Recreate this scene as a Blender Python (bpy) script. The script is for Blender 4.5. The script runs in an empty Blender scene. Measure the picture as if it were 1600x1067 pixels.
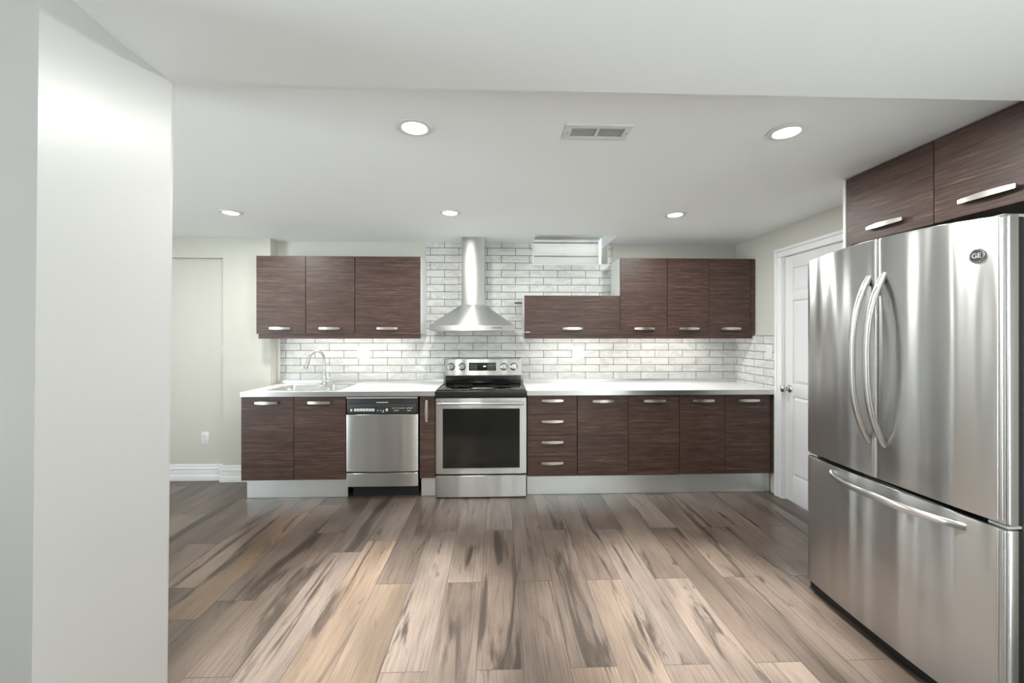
import bpy, bmesh, math, random
from mathutils import Vector, Matrix
random.seed(7)
S = bpy.context.scene
COL = S.collection

# ------------------------------------------------------------------ camera
YAW = math.atan(22 / 650)
cam_d = bpy.data.cameras.new('camera')
cam_d.sensor_width = 36.0
cam_d.lens = 650 / 1600 * 36.0
cam_d.shift_y = -9.5 / 1600
cam_d.clip_start = 0.05
cam = bpy.data.objects.new('camera', cam_d)
cam.location = (0, 0, 1.373)
cam.rotation_euler = (math.radians(90), 0, -YAW)
COL.objects.link(cam)
S.camera = cam

# ------------------------------------------------------------------ world, exposure
W = bpy.data.worlds.new('world')
S.world = W
W.use_nodes = True
W.node_tree.nodes['Background'].inputs[0].default_value = (0.88, 0.94, 1.0, 1)
W.node_tree.nodes['Background'].inputs[1].default_value = 10.0
# overcast sky above, lower half made brighter to throw light up at the ceiling
_wn, _wl = W.node_tree.nodes, W.node_tree.links
_tc = _wn.new('ShaderNodeTexCoord'); _sp = _wn.new('ShaderNodeSeparateXYZ'); _wr = _wn.new('ShaderNodeValToRGB')
_wl.new(_tc.outputs['Generated'], _sp.inputs[0])
_mr = _wn.new('ShaderNodeMapRange'); _mr.inputs['From Min'].default_value = -1; _wl.new(_sp.outputs[2], _mr.inputs['Value']); _wl.new(_mr.outputs[0], _wr.inputs['Fac'])
_wr.color_ramp.elements[0].position = .49; _wr.color_ramp.elements[0].color = (1.70, 1.88, 1.92, 1)
_wr.color_ramp.elements[1].position = .51; _wr.color_ramp.elements[1].color = (.50, .55, .575, 1)
_wl.new(_wr.outputs[0], _wn['Background'].inputs[0])
S.view_settings.view_transform = 'Standard'
S.view_settings.look = 'None'
S.view_settings.exposure = 0.30
S.view_settings.gamma = 1.0
S.view_settings.use_curve_mapping = False

POT_WATTS = 12.0          # every ceiling pot light
STRIP_WATTS = 1.6         # under cabinet strips
LAMP_COL = (0.985, 1.0, 0.965)

# ------------------------------------------------------------------ materials
def new_mat(name):
    m = bpy.data.materials.new(name)
    m.use_nodes = True
    nt = m.node_tree
    return m, nt, nt.nodes['Principled BSDF']

def setp(b, **k):
    names = {'col': 'Base Color', 'rough': 'Roughness', 'metal': 'Metallic', 'spec': 'Specular IOR Level',
             'coat': 'Coat Weight', 'coatr': 'Coat Roughness', 'aniso': 'Anisotropic', 'anr': 'Anisotropic Rotation',
             'trans': 'Transmission Weight'}
    for a, v in k.items():
        if a == 'col':
            v = (*v, 1)
        b.inputs[names[a]].default_value = v

def plain(name, col, rough=0.5, metal=0.0, spec=0.5, noise=0.0, nscale=40, bump=0.0, coat=0.0):
    """procedural paint: tiny colour mottling and orange-peel bump"""
    m, nt, b = new_mat(name)
    setp(b, col=col, rough=rough, metal=metal, spec=spec, coat=coat)
    N, L = nt.nodes, nt.links
    g = N.new('ShaderNodeNewGeometry')
    n = N.new('ShaderNodeTexNoise'); n.inputs['Scale'].default_value = nscale; n.inputs['Detail'].default_value = 4
    L.new(g.outputs['Position'], n.inputs['Vector'])
    if noise:
        r = N.new('ShaderNodeMapRange')
        r.inputs['To Min'].default_value = 1 - noise; r.inputs['To Max'].default_value = 1 + noise
        L.new(n.outputs['Fac'], r.inputs['Value'])
        mx = N.new('ShaderNodeVectorMath'); mx.operation = 'SCALE'
        mx.inputs[0].default_value = col
        L.new(r.outputs[0], mx.inputs['Scale'])
        L.new(mx.outputs[0], b.inputs['Base Color'])
    if bump:
        bp = N.new('ShaderNodeBump'); bp.inputs['Strength'].default_value = bump; bp.inputs['Distance'].default_value = 0.002
        L.new(n.outputs['Fac'], bp.inputs['Height']); L.new(bp.outputs[0], b.inputs['Normal'])
    return m

def ramp(nt, stops):
    r = nt.nodes.new('ShaderNodeValToRGB')
    e = r.color_ramp.elements
    e[0].position, e[0].color = stops[0][0], (*stops[0][1], 1)
    e[1].position, e[1].color = stops[-1][0], (*stops[-1][1], 1)
    for p, c in stops[1:-1]:
        x = e.new(p); x.color = (*c, 1)
    return r

def scaled_pos(nt, sc, loc=(0, 0, 0)):
    g = nt.nodes.new('ShaderNodeNewGeometry')
    mp = nt.nodes.new('ShaderNodeMapping')
    mp.inputs['Scale'].default_value = sc
    mp.inputs['Location'].default_value = loc
    nt.links.new(g.outputs['Position'], mp.inputs['Vector'])
    return mp

def wenge():
    m, nt, b = new_mat('wenge_veneer')
    N, L = nt.nodes, nt.links
    oi = N.new('ShaderNodeObjectInfo')
    mp = scaled_pos(nt, (8, 8, 260))
    ad = N.new('ShaderNodeVectorMath'); ad.operation = 'ADD'
    ml = N.new('ShaderNodeMath'); ml.operation = 'MULTIPLY'; ml.inputs[1].default_value = 37
    L.new(oi.outputs['Random'], ml.inputs[0]); L.new(mp.outputs[0], ad.inputs[0]); L.new(ml.outputs[0], ad.inputs[1])
    n1 = N.new('ShaderNodeTexNoise'); n1.inputs['Scale'].default_value = 1; n1.inputs['Detail'].default_value = 5; n1.inputs['Roughness'].default_value = .7
    L.new(ad.outputs[0], n1.inputs['Vector'])
    mp2 = scaled_pos(nt, (2.6, 2.6, 75))
    ad2 = N.new('ShaderNodeVectorMath'); ad2.operation = 'ADD'
    L.new(mp2.outputs[0], ad2.inputs[0]); L.new(ml.outputs[0], ad2.inputs[1])
    n2 = N.new('ShaderNodeTexNoise'); n2.inputs['Scale'].default_value = 1; n2.inputs['Detail'].default_value = 3
    L.new(ad2.outputs[0], n2.inputs['Vector'])
    mx = N.new('ShaderNodeMath'); mx.operation = 'MULTIPLY_ADD'; mx.inputs[1].default_value = .35
    L.new(n2.outputs['Fac'], mx.inputs[0]);
    ms = N.new('ShaderNodeMath'); ms.operation = 'MULTIPLY'; ms.inputs[1].default_value = .65
    L.new(n1.outputs['Fac'], ms.inputs[0]); L.new(ms.outputs[0], mx.inputs[2])
    r = ramp(nt, [(.32, (.017, .0090, .0068)), (.46, (.047, .0235, .0175)), (.57, (.082, .044, .034)), (.70, (.23, .150, .120))])
    L.new(mx.outputs[0], r.inputs['Fac'])
    L.new(r.outputs[0], b.inputs['Base Color'])
    setp(b, rough=.44, spec=.45)
    bp = N.new('ShaderNodeBump'); bp.inputs['Strength'].default_value = .35; bp.inputs['Distance'].default_value = .0006
    L.new(n1.outputs['Fac'], bp.inputs['Height']); L.new(bp.outputs[0], b.inputs['Normal'])
    return m

def steel(name, col=(.62, .62, .61), rough=.26, vertical=False, strength=.12, aniso=.75):
    """brushed stainless; grain runs horizontally unless vertical"""
    m, nt, b = new_mat(name)
    N, L = nt.nodes, nt.links
    setp(b, col=col, rough=rough, metal=1.0, aniso=aniso, anr=.25 if not vertical else 0.0)
    mp = scaled_pos(nt, (300, 300, 3) if vertical else (3, 3, 420))
    n = N.new('ShaderNodeTexNoise'); n.inputs['Scale'].default_value = 1; n.inputs['Detail'].default_value = 3
    L.new(mp.outputs[0], n.inputs['Vector'])
    rr = N.new('ShaderNodeMapRange'); rr.inputs['To Min'].default_value = rough - .02; rr.inputs['To Max'].default_value = rough + .02
    L.new(n.outputs['Fac'], rr.inputs['Value']); L.new(rr.outputs[0], b.inputs['Roughness'])
    # gentle waviness of thin sheet metal
    mp2 = scaled_pos(nt, (7, 7, .25))
    n2 = N.new('ShaderNodeTexNoise'); n2.inputs['Scale'].default_value = 1; n2.inputs['Detail'].default_value = 1
    L.new(mp2.outputs[0], n2.inputs['Vector'])
    bp2 = N.new('ShaderNodeBump'); bp2.inputs['Strength'].default_value = strength; bp2.inputs['Distance'].default_value = .02
    L.new(n2.outputs['Fac'], bp2.inputs['Height'])
    L.new(bp2.outputs[0], b.inputs['Normal'])
    t = N.new('ShaderNodeTangent'); t.direction_type = 'RADIAL'; t.axis = 'Z'
    L.new(t.outputs[0], b.inputs['Tangent'])
    return m

def tile_mat(name, horiz):
    m, nt, b = new_mat(name)
    N, L = nt.nodes, nt.links
    g = N.new('ShaderNodeNewGeometry')
    sp = N.new('ShaderNodeSeparateXYZ'); L.new(g.outputs['Position'], sp.inputs[0])
    cb = N.new('ShaderNodeCombineXYZ')
    ax = N.new('ShaderNodeMath'); ax.operation = 'ADD'; ax.inputs[1].default_value = 20 * .279 - .034 if horiz == 'X' else 20 * .279 + .10
    L.new(sp.outputs[0 if horiz == 'X' else 1], ax.inputs[0])
    az = N.new('ShaderNodeMath'); az.operation = 'ADD'; az.inputs[1].default_value = 40 * .072 - 1.370 + .072
    L.new(sp.outputs[2], az.inputs[0])
    L.new(ax.outputs[0], cb.inputs[0]); L.new(az.outputs[0], cb.inputs[1])
    br = N.new('ShaderNodeTexBrick')
    br.offset = .5; br.offset_frequency = 2; br.squash = 1
    br.inputs['Scale'].default_value = 1
    br.inputs['Mortar Size'].default_value = .0029
    br.inputs['Mortar Smooth'].default_value = .25
    br.inputs['Brick Width'].default_value = .279
    br.inputs['Row Height'].default_value = .072
    br.inputs['Bias'].default_value = 0
    br.inputs['Color1'].default_value = (0, 0, 0, 1); br.inputs['Color2'].default_value = (1, 1, 1, 1)
    L.new(cb.outputs[0], br.inputs['Vector'])
    # marble veins, shifted per tile
    sh = N.new('ShaderNodeVectorMath'); sh.operation = 'MULTIPLY_ADD'; sh.inputs[1].default_value = (13, 7, 5)
    L.new(br.outputs['Color'], sh.inputs[0]); L.new(cb.outputs[0], sh.inputs[2])
    n = N.new('ShaderNodeTexNoise'); n.inputs['Scale'].default_value = 6; n.inputs['Detail'].default_value = 6
    n.inputs['Roughness'].default_value = .62; n.inputs['Distortion'].default_value = .7
    mpv = N.new('ShaderNodeMapping'); mpv.inputs['Rotation'].default_value = (0, 0, .5); mpv.inputs['Scale'].default_value = (.8, 1.8, 1)
    L.new(sh.outputs[0], mpv.inputs['Vector']); L.new(mpv.outputs[0], n.inputs['Vector'])
    r = ramp(nt, [(.22, (.46, .46, .445)), (.40, (.57, .57, .55)), (.455, (.48, .48, .47)), (.50, (.59, .59, .57)), (.8, (.62, .62, .60))])
    L.new(n.outputs['Fac'], r.inputs['Fac'])
    mx = N.new('ShaderNodeMix'); mx.data_type = 'RGBA'
    L.new(br.outputs['Fac'], mx.inputs['Factor']); L.new(r.outputs[0], mx.inputs['A']); mx.inputs['B'].default_value = (.07, .067, .064, 1)
    L.new(mx.outputs['Result'], b.inputs['Base Color'])
    setp(b, rough=.33, spec=.45)
    bp = N.new('ShaderNodeBump'); bp.invert = True; bp.inputs['Strength'].default_value = .5; bp.inputs['Distance'].default_value = .002
    L.new(br.outputs['Fac'], bp.inputs['Height']); L.new(bp.outputs[0], b.inputs['Normal'])
    return m

def floor_mat():
    m, nt, b = new_mat('laminate_planks')
    N, L = nt.nodes, nt.links
    at = N.new('ShaderNodeAttribute'); at.attribute_name = 'plank'      # random number per plank
    g = N.new('ShaderNodeNewGeometry')
    off = N.new('ShaderNodeVectorMath'); off.operation = 'SCALE'; off.inputs['Scale'].default_value = 53.0
    L.new(at.outputs['Color'], off.inputs[0])
    def coords(sc):
        mp = N.new('ShaderNodeMapping'); mp.inputs['Scale'].default_value = sc
        L.new(g.outputs['Position'], mp.inputs['Vector'])
        a = N.new('ShaderNodeVectorMath'); a.operation = 'ADD'
        L.new(mp.outputs[0], a.inputs[0]); L.new(off.outputs[0], a.inputs[1])
        return a.outputs[0]
    def noise(sc, detail, dist=0, rough=.55):
        n = N.new('ShaderNodeTexNoise'); n.inputs['Scale'].default_value = 1
        n.inputs['Detail'].default_value = detail; n.inputs['Distortion'].default_value = dist; n.inputs['Roughness'].default_value = rough
        L.new(coords(sc), n.inputs['Vector']); return n.outputs['Fac']
    fine = noise((110, 3.5, 1), 4, 0, .7)
    fig = noise((9.5, 1.0, 1), 7, 1.1, .6)
    blot = noise((3.5, 1.3, 1), 2)
    knot = noise((13, 4.0, 1), 3, .5)
    # plank tone
    tone = ramp(nt, [(0, (.084, .062, .049)), (.3, (.104, .078, .063)), (.6, (.120, .091, .074)), (.85, (.138, .109, .092)), (.93, (.152, .107, .075)), (1, (.142, .094, .062))])
    L.new(at.outputs['Fac'], tone.inputs['Fac'])
    def mixc(a, bcol, fac, mode='MIX'):
        x = N.new('ShaderNodeMix'); x.data_type = 'RGBA'; x.blend_type = mode
        if hasattr(fac, 'links'): L.new(fac, x.inputs['Factor'])
        else: x.inputs['Factor'].default_value = fac
        L.new(a, x.inputs['A'])
        if hasattr(bcol, 'links'): L.new(bcol, x.inputs['B'])
        else: x.inputs['B'].default_value = (*bcol, 1)
        return x.outputs['Result']
    fr = ramp(nt, [(.3, (.68, .67, .66)), (.5, (1, 1, 1)), (.72, (1.28, 1.26, 1.22))]); L.new(fine, fr.inputs['Fac'])
    c = mixc(tone.outputs[0], fr.outputs[0], 1.0, 'MULTIPLY')
    bl = ramp(nt, [(.32, (.66, .655, .65)), (.66, (1.25, 1.25, 1.25))]); L.new(blot, bl.inputs['Fac'])
    c = mixc(c, bl.outputs[0], 1.0, 'MULTIPLY')
    st = ramp(nt, [(.535, (0, 0, 0)), (.58, (.42, .42, .42)), (.63, (.90, .90, .90))]); L.new(fig, st.inputs['Fac'])
    c = mixc(c, (.034, .025, .020), st.outputs[0])
    kn = ramp(nt, [(.69, (0, 0, 0)), (.76, (.85, .85, .85))]); L.new(knot, kn.inputs['Fac'])
    c = mixc(c, (.035, .024, .019), kn.outputs[0])
    L.new(c, b.inputs['Base Color'])
    rr = N.new('ShaderNodeMapRange'); rr.inputs['To Min'].default_value = .24; rr.inputs['To Max'].default_value = .38
    L.new(fine, rr.inputs['Value']); L.new(rr.outputs[0], b.inputs['Roughness'])
    setp(b, spec=.5)
    bp = N.new('ShaderNodeBump'); bp.inputs['Strength'].default_value = .15; bp.inputs['Distance'].default_value = .0008
    L.new(fine, bp.inputs['Height']); L.new(bp.outputs[0], b.inputs['Normal'])
    return m

def emit(name, col, s):
    m, nt, b = new_mat(name)
    setp(b, col=(.9, .9, .9), rough=.4)
    b.inputs['Emission Color'].default_value = (*col, 1); b.inputs['Emission Strength'].default_value = s
    return m

M = {}
M['wall'] = plain('warm_grey_wall_paint', (.545, .53, .48), .55, noise=.015, nscale=3, bump=.04)
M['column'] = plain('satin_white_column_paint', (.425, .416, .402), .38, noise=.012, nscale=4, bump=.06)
M['ceiling'] = plain('ceiling_paint', (.86, .875, .875), .7, noise=.01, nscale=2)
M['trim'] = plain('white_trim_paint', (.76, .76, .765), .32, noise=.01)
M['door'] = plain('white_door_paint', (.70, .70, .71), .34, noise=.01)
M['wenge'] = wenge()
M['white'] = plain('white_melamine', (.72, .72, .71), .45, noise=.01)
M['counter'] = plain('white_laminate_top', (.76, .76, .755), .28, noise=.015, nscale=30)
M['alu'] = steel('brushed_aluminium', (.66, .665, .665), .30, strength=.03, aniso=.4)
M['kick'] = steel('aluminium_plinth_foil', (.80, .82, .82), .42, strength=.06, aniso=.3)
M['steel'] = steel('brushed_stainless', (.62, .62, .615), .30, strength=.35, aniso=.95)
M['fsteel'] = steel('fridge_stainless', (.56, .56, .555), .30, strength=.95, aniso=.95)
M['hsteel'] = steel('hood_stainless', (.56, .56, .555), .40, vertical=False, strength=.06, aniso=.9)
M['sink'] = steel('sink_stainless', (.66, .66, .65), .22, strength=.02, aniso=.2)
M['nickel'] = steel('satin_nickel', (.66, .62, .585), .30, strength=0, aniso=.2)
M['chrome'] = plain('chrome', (.75, .75, .75), .10, metal=1)
M['dull_chrome'] = plain('dull_chrome', (.50, .50, .49), .24, metal=1)
M['black'] = plain('black_enamel', (.012, .012, .012), .18, noise=.02)
M['plastic'] = plain('black_plastic', (.022, .024, .024), .38, noise=.05)
M['dark'] = plain('dark_void', (.008, .008, .008), .8, noise=.05)
M['glass_black'] = plain('black_oven_glass', (.006, .007, .006), .05, noise=.02)
M['case'] = plain('charcoal_case', (.035, .037, .037), .42, noise=.05)
M['grey'] = plain('grey_plastic', (.42, .43, .42), .4, noise=.03)
M['lgrey'] = plain('light_key_grey', (.55, .55, .53), .5, noise=.03)
M['plate'] = plain('white_switch_plastic', (.68, .68, .67), .35, noise=.01)
M['slot'] = plain('socket_slots', (.10, .10, .10), .6, noise=.02)
M['ring'] = plain('burner_ring_print', (.16, .16, .16), .2, noise=.02)
M['tileX'] = tile_mat('marble_subway_tile_back', 'X')
M['tileY'] = tile_mat('marble_subway_tile_side', 'Y')
M['floor'] = floor_mat()
M['seam'] = plain('plank_seam', (.045, .035, .03), .6, noise=.05)
M['lens'] = emit('pot_light_lens', LAMP_COL, 14.0)
M['strip'] = emit('led_strip_diffuser', (1, .95, .87), 10.0)
M['digits'] = emit('clock_digits', (.75, .95, 1), 1.2)
gm, gnt, gb = new_mat('window_glass'); setp(gb, col=(1, 1, 1), rough=.0)
_t = gnt.nodes.new('ShaderNodeBsdfTransparent'); _m = gnt.nodes.new('ShaderNodeMixShader'); _m.inputs[0].default_value = .92
gnt.links.new(gb.outputs[0], _m.inputs[1]); gnt.links.new(_t.outputs[0], _m.inputs[2])
gnt.links.new(_m.outputs[0], gnt.nodes['Material Output'].inputs[0]); M['glass'] = gm
bm_, bnt, bb = new_mat('zebra_blind_fabric')
setp(bb, col=(.86, .86, .86), rough=.8)
_t = bnt.nodes.new('ShaderNodeBsdfTranslucent'); _t.inputs[0].default_value = (.90, .86, .83, 1)
_m = bnt.nodes.new('ShaderNodeMixShader'); _m.inputs[0].default_value = .17
bnt.links.new(bb.outputs[0], _m.inputs[1]); bnt.links.new(_t.outputs[0], _m.inputs[2])
bnt.links.new(_m.outputs[0], bnt.nodes['Material Output'].inputs[0])
M['blind'] = bm_
M['blind_band'] = plain('zebra_blind_dense_band', (.60, .61, .66), .8, noise=.02)

# ------------------------------------------------------------------ mesh builder
ORG = {}            # object name -> world origin used by its children

class MB:
    def __init__(s): s.bm = bmesh.new(); s.mi = 0
    def _mark(s, n0):
        s.bm.faces.ensure_lookup_table()
        for f in s.bm.faces[n0:]: f.material_index = s.mi
    def box(s, x0, x1, y0, y1, z0, z1, bev=0, seg=2):
        if x0 > x1: x0, x1 = x1, x0
        if y0 > y1: y0, y1 = y1, y0
        if z0 > z1: z0, z1 = z1, z0
        t = bmesh.new()
        mat = Matrix.Translation(((x0 + x1) / 2, (y0 + y1) / 2, (z0 + z1) / 2)) @ Matrix.Diagonal((x1 - x0, y1 - y0, z1 - z0, 1))
        bmesh.ops.create_cube(t, size=1, matrix=mat)
        if bev: bmesh.ops.bevel(t, geom=t.edges[:], offset=min(bev, .45 * min(x1 - x0, y1 - y0, z1 - z0)), segments=seg, affect='EDGES', profile=.6)
        s.merge(t); return s
    def merge(s, t):
        n0 = len(s.bm.faces)
        me = bpy.data.meshes.new('tmp'); t.to_mesh(me); t.free()
        s.bm.from_mesh(me); bpy.data.meshes.remove(me); s._mark(n0)
    def loops(s, rings, cap=True, closed=True):
        """skin a list of equal-length vertex rings"""
        n0 = len(s.bm.faces)
        R = [[s.bm.verts.new(p) for p in r] for r in rings]
        n = len(R[0])
        for a, b in zip(R[:-1], R[1:]):
            for i in range(n if closed else n - 1):
                j = (i + 1) % n
                s.bm.faces.new((a[i], a[j], b[j], b[i]))
        if cap:
            s.bm.faces.new(list(reversed(R[0]))); s.bm.faces.new(R[-1])
        s._mark(n0); return s
    def tube(s, pts, rad, seg=14, flat=None, up=None):
        """round (or flattened: rad -> (a, b)) sweep along a path"""
        pts = [Vector(p) for p in pts]; rings = []
        u = Vector(up) if up else None
        for i, p in enumerate(pts):
            t = (pts[min(i + 1, len(pts) - 1)] - pts[max(i - 1, 0)]).normalized()
            if up is None:
                ref = Vector((0, 0, 1)) if abs(t.z) < .9 else Vector((1, 0, 0))
                if i == 0: a = t.cross(ref).normalized()
                else: a = (pa - t * pa.dot(t)).normalized()
            else:
                a = (u - t * u.dot(t)).normalized()
            pa = a; b = t.cross(a)
            r = rad[i] if isinstance(rad, list) else rad
            ra, rb = r if isinstance(r, tuple) else (r, r)
            rings.append([p + a * ra * math.cos(2 * math.pi * k / seg) + b * rb * math.sin(2 * math.pi * k / seg) for k in range(seg)])
        return s.loops(rings)
    def lathe(s, c, axis, prof, seg=32):
        """profile [(r, h)] turned about axis through c"""
        c = Vector(c); ax = Vector(axis).normalized()
        ref = Vector((0, 0, 1)) if abs(ax.z) < .9 else Vector((1, 0, 0))
        a = ax.cross(ref).normalized(); b = ax.cross(a)
        return s.loops([[c + ax * h + (a * math.cos(2 * math.pi * k / seg) + b * math.sin(2 * math.pi * k / seg)) * max(r, 1e-5) for k in range(seg)] for r, h in prof])
    def build(s, name, mats, parent=None, label=None, smooth=30):
        bm = s.bm
        bmesh.ops.recalc_face_normals(bm, faces=bm.faces[:])
        org = ORG.get(parent.name, Vector()) if parent else Vector()
        if org.length: bmesh.ops.translate(bm, verts=bm.verts[:], vec=-org)
        me = bpy.data.meshes.new(name); bm.to_mesh(me); bm.free()
        for m in (mats if isinstance(mats, (list, tuple)) else [mats]): me.materials.append(M[m] if isinstance(m, str) else m)
        if smooth:
            me.shade_smooth(); me.set_sharp_from_angle(angle=math.radians(smooth))
        o = bpy.data.objects.new(name, me); COL.objects.link(o)
        if parent: o.parent = parent; ORG[o.name] = org.copy()
        if label: o['label'] = label
        return o

def thing(name, loc, label, cat, group=None):
    o = bpy.data.objects.new(name, None); o.empty_display_size = .1
    COL.objects.link(o); o.location = loc
    ORG[o.name] = Vector(loc)
    o['label'] = label; o['category'] = cat
    if group: o['group'] = group
    return o

def tag(o, label, cat, group=None):
    o['label'] = label; o['category'] = cat
    if group: o['group'] = group
    return o

def struct(o, label=None):
    o['kind'] = 'structure'
    if label: o['label'] = label
    return o

def B(*a, **k): return MB().box(*a, **k)

def text_mesh(body, size, mat4, name, material, parent, extrude=.0006):
    cu = bpy.data.curves.new(name, 'FONT'); cu.body = body; cu.size = size; cu.extrude = extrude
    cu.align_x = 'CENTER'; cu.align_y = 'CENTER'
    tmp = bpy.data.objects.new(name, cu); COL.objects.link(tmp)
    dg = bpy.context.evaluated_depsgraph_get(); dg.update()
    me = bpy.data.meshes.new_from_object(tmp.evaluated_get(dg))
    bpy.data.objects.remove(tmp); bpy.data.curves.remove(cu)
    org = ORG.get(parent.name, Vector())
    me.transform(Matrix.Translation(-org) @ mat4)
    me.materials.clear(); me.materials.append(M[material])
    o = bpy.data.objects.new(name, me); COL.objects.link(o); o.parent = parent
    return o

# ------------------------------------------------------------------ room shell
CZ = 2.286       # kitchen ceiling
BZ = 2.18        # dropped bulkhead near the camera
XR = 2.40        # right wall
YB = 4.12        # back wall
XL, YF = -4.5, -3.0
WX0, WX1, WZ0, WZ1, WY = .345, 1.095, 2.08, 2.405, 4.44      # window pocket

# floor: planks laid along Y, joints staggered by half a plank
mb = MB(); bm = mb.bm
PW, PL = .195, 1.22
vals = []
k0 = int(math.floor((XL - .105) / PW)) - 1
x = .105 + k0 * PW; k = k0
while x < XR + .1:
    ph = 2.32 if k % 2 == 0 else 1.71
    if x < -.75: ph += random.choice((-.12, .0, .2, .35))
    y = ph - PL * 8
    while y < 4.3:
        xa, xb, ya, yb = max(x, XL - .05), min(x + PW, XR + .08), max(y, YF - .05), min(y + PL, 4.2)
        if xb - xa > .004 and yb - ya > .004:
            g = .0011
            v = [bm.verts.new((p, q, 0)) for p, q in ((xa + g, ya + g), (xb - g, ya + g), (xb - g, yb - g), (xa + g, yb - g))]
            bm.faces.new(v).material_index = 0; vals.append(random.random())
        y += PL
    x += PW; k += 1
nf = len(bm.faces)
v = [bm.verts.new(p) for p in ((XL - .05, YF - .05, -.0008), (XR + .1, YF - .05, -.0008), (XR + .1, 4.2, -.0008), (XL - .05, 4.2, -.0008))]
bm.faces.new(v).material_index = 1
v2 = [bm.verts.new((p.co.x, p.co.y, -.05)) for p in v]
bm.faces.new(list(reversed(v2))).material_index = 1
for i in range(4):
    bm.faces.new((v[i], v2[i], v2[(i + 1) % 4], v[(i + 1) % 4])).material_index = 1
me = bpy.data.meshes.new('floor'); bm.to_mesh(me); bm.free()
me.materials.append(M['floor']); me.materials.append(M['seam'])
at = me.attributes.new('plank', 'FLOAT', 'FACE')
for i, d in enumerate(at.data): d.value = vals[i] if i < len(vals) else 0
fo = bpy.data.objects.new('floor', me); COL.objects.link(fo); struct(fo)

# ceiling with dropped bulkhead and the pocket in front of the window
mb = MB()
mb.box(XL - .1, XR + .1, YF - .1, 1.37, BZ, 2.6)
mb.box(XL - .1, XR + .1, 1.37, 3.765, CZ, 2.6)
mb.box(XL - .1, WX0, 3.765, YB + .5, CZ, 2.6)
mb.box(WX1, XR + .1, 3.765, YB + .5, CZ, 2.6)
mb.box(WX0, WX1, 3.765, YB + .5, WZ1, 2.6)
struct(mb.build('ceiling', 'ceiling'))

# back wall
mb = MB()
JX = -2.14
for a in ((JX, WX0, YB, YB + .4, -.05, CZ), (WX1, XR + .1, YB, YB + .4, -.05, CZ), (WX0, WX1, YB, YB + .4, -.05, WZ0)):
    mb.box(*a)
struct(mb.build('wall_back', 'wall'))
# nearer stretch of wall on the left with the closed off doorway
mb = MB()
mb.box(-2.577, JX, 3.99, YB + .4, -.05, CZ)
mb.box(-3.40, -2.577, 3.99, YB + .4, 2.10, CZ)
mb.box(-3.40, -2.577, 4.04, YB + .4, -.05, 2.10)
mb.box(XL, -3.40, 3.99, YB + .4, -.05, CZ)
struct(mb.build('wall_back_left', 'wall'))
# tile
mb = MB()
TZ0 = .905
mb.box(-2.112, -.705, YB - .009, YB, TZ0, 1.42)
mb.box(-.705, 1.131, YB - .009, YB, TZ0, WZ0)
mb.box(-.705, WX0, YB - .009, YB, WZ0, CZ)
mb.box(WX1, 1.131, YB - .009, YB, WZ0, CZ)
mb.box(1.131, XR - .009, YB - .009, YB, TZ0, 1.42)
struct(mb.build('wall_tiling_back', 'tileX', smooth=0))
struct(B(XR - .009, XR, 3.505, YB - .009, TZ0, 1.378).build('wall_tiling_right', 'tileY', smooth=0))
struct(B(JX + .002, -2.112, YB - .014, YB, TZ0, 1.40, bev=.003).build('trim_1', 'trim'))
# right wall with door opening
DY0, DY1, DZ = 2.66, 3.42, 2.03
PY0, PY1, PZ0, PZ1 = -2.3, -.3, .25, 2.0
QY0, QY1, QZ0, QZ1 = -.40, 1.40, .15, 1.85
mb = MB()
for a in ((YF - .1, QY0, -.05, CZ), (QY1, YB + .4, -.05, CZ), (QY0, QY1, -.05, QZ0), (QY0, QY1, QZ1, CZ)): mb.box(XL - .12, XL, a[0], a[1], a[2], a[3])
struct(mb.build('wall_left', 'wall'))
mb = MB()
for a in ((QY0, QY1, QZ0, QZ0 + .05), (QY0, QY1, QZ1 - .05, QZ1), (QY0, QY0 + .05, QZ0, QZ1), (QY1 - .05, QY1, QZ0, QZ1), (.475, .525, QZ0, QZ1)): mb.box(XL - .09, XL - .03, a[0], a[1], a[2], a[3])
w3 = struct(mb.build('fill_window_left', 'trim'))  # invented side window, out of view, lets in daylight to brighten the kitchen
struct(B(XL - .064, XL - .058, QY0 + .05, QY1 - .05, QZ0 + .05, QZ1 - .05).build('window_pane', 'glass', w3))
L = bpy.data.lights.new('fill_window_portal', 'AREA'); L.shape = 'RECTANGLE'; L.size = QZ1 - QZ0; L.size_y = QY1 - QY0; L.cycles.is_portal = True
o = bpy.data.objects.new('fill_window_portal', L); COL.objects.link(o); o.location = (XL - .13, (QY0 + QY1) / 2, (QZ0 + QZ1) / 2); o.rotation_euler = (0, math.radians(-90), 0)
struct(B(XL, XR, YF - .12, YF, -.05, BZ).build('wall_front', 'wall'))
# right wall; its unseen window behind the camera is added for fill daylight
mb = MB()
for a in ((YF - .1, PY0, -.05, CZ), (PY1, DY0, -.05, CZ), (PY0, PY1, -.05, PZ0), (PY0, PY1, PZ1, CZ)): mb.box(XR, XR + .12, a[0], a[1], a[2], a[3])
mb.box(XR, XR + .12, DY1, YB + .4, -.05, CZ)
mb.box(XR, XR + .12, DY0, DY1, DZ, CZ)
struct(mb.build('wall_right', 'wall'))
mb = MB()
for a in ((PY0, PY1, PZ0, PZ0 + .05), (PY0, PY1, PZ1 - .05, PZ1), (PY0, PY0 + .05, PZ0, PZ1), (PY1 - .05, PY1, PZ0, PZ1), ((PY0 + PY1) / 2 - .025, (PY0 + PY1) / 2 + .025, PZ0, PZ1)): mb.box(XR + .03, XR + .09, a[0], a[1], a[2], a[3])
w2 = struct(mb.build('fill_window_right', 'trim'))
struct(B(XR + .058, XR + .064, PY0 + .05, PY1 - .05, PZ0 + .05, PZ1 - .05).build('window_pane', 'glass', w2))
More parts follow.
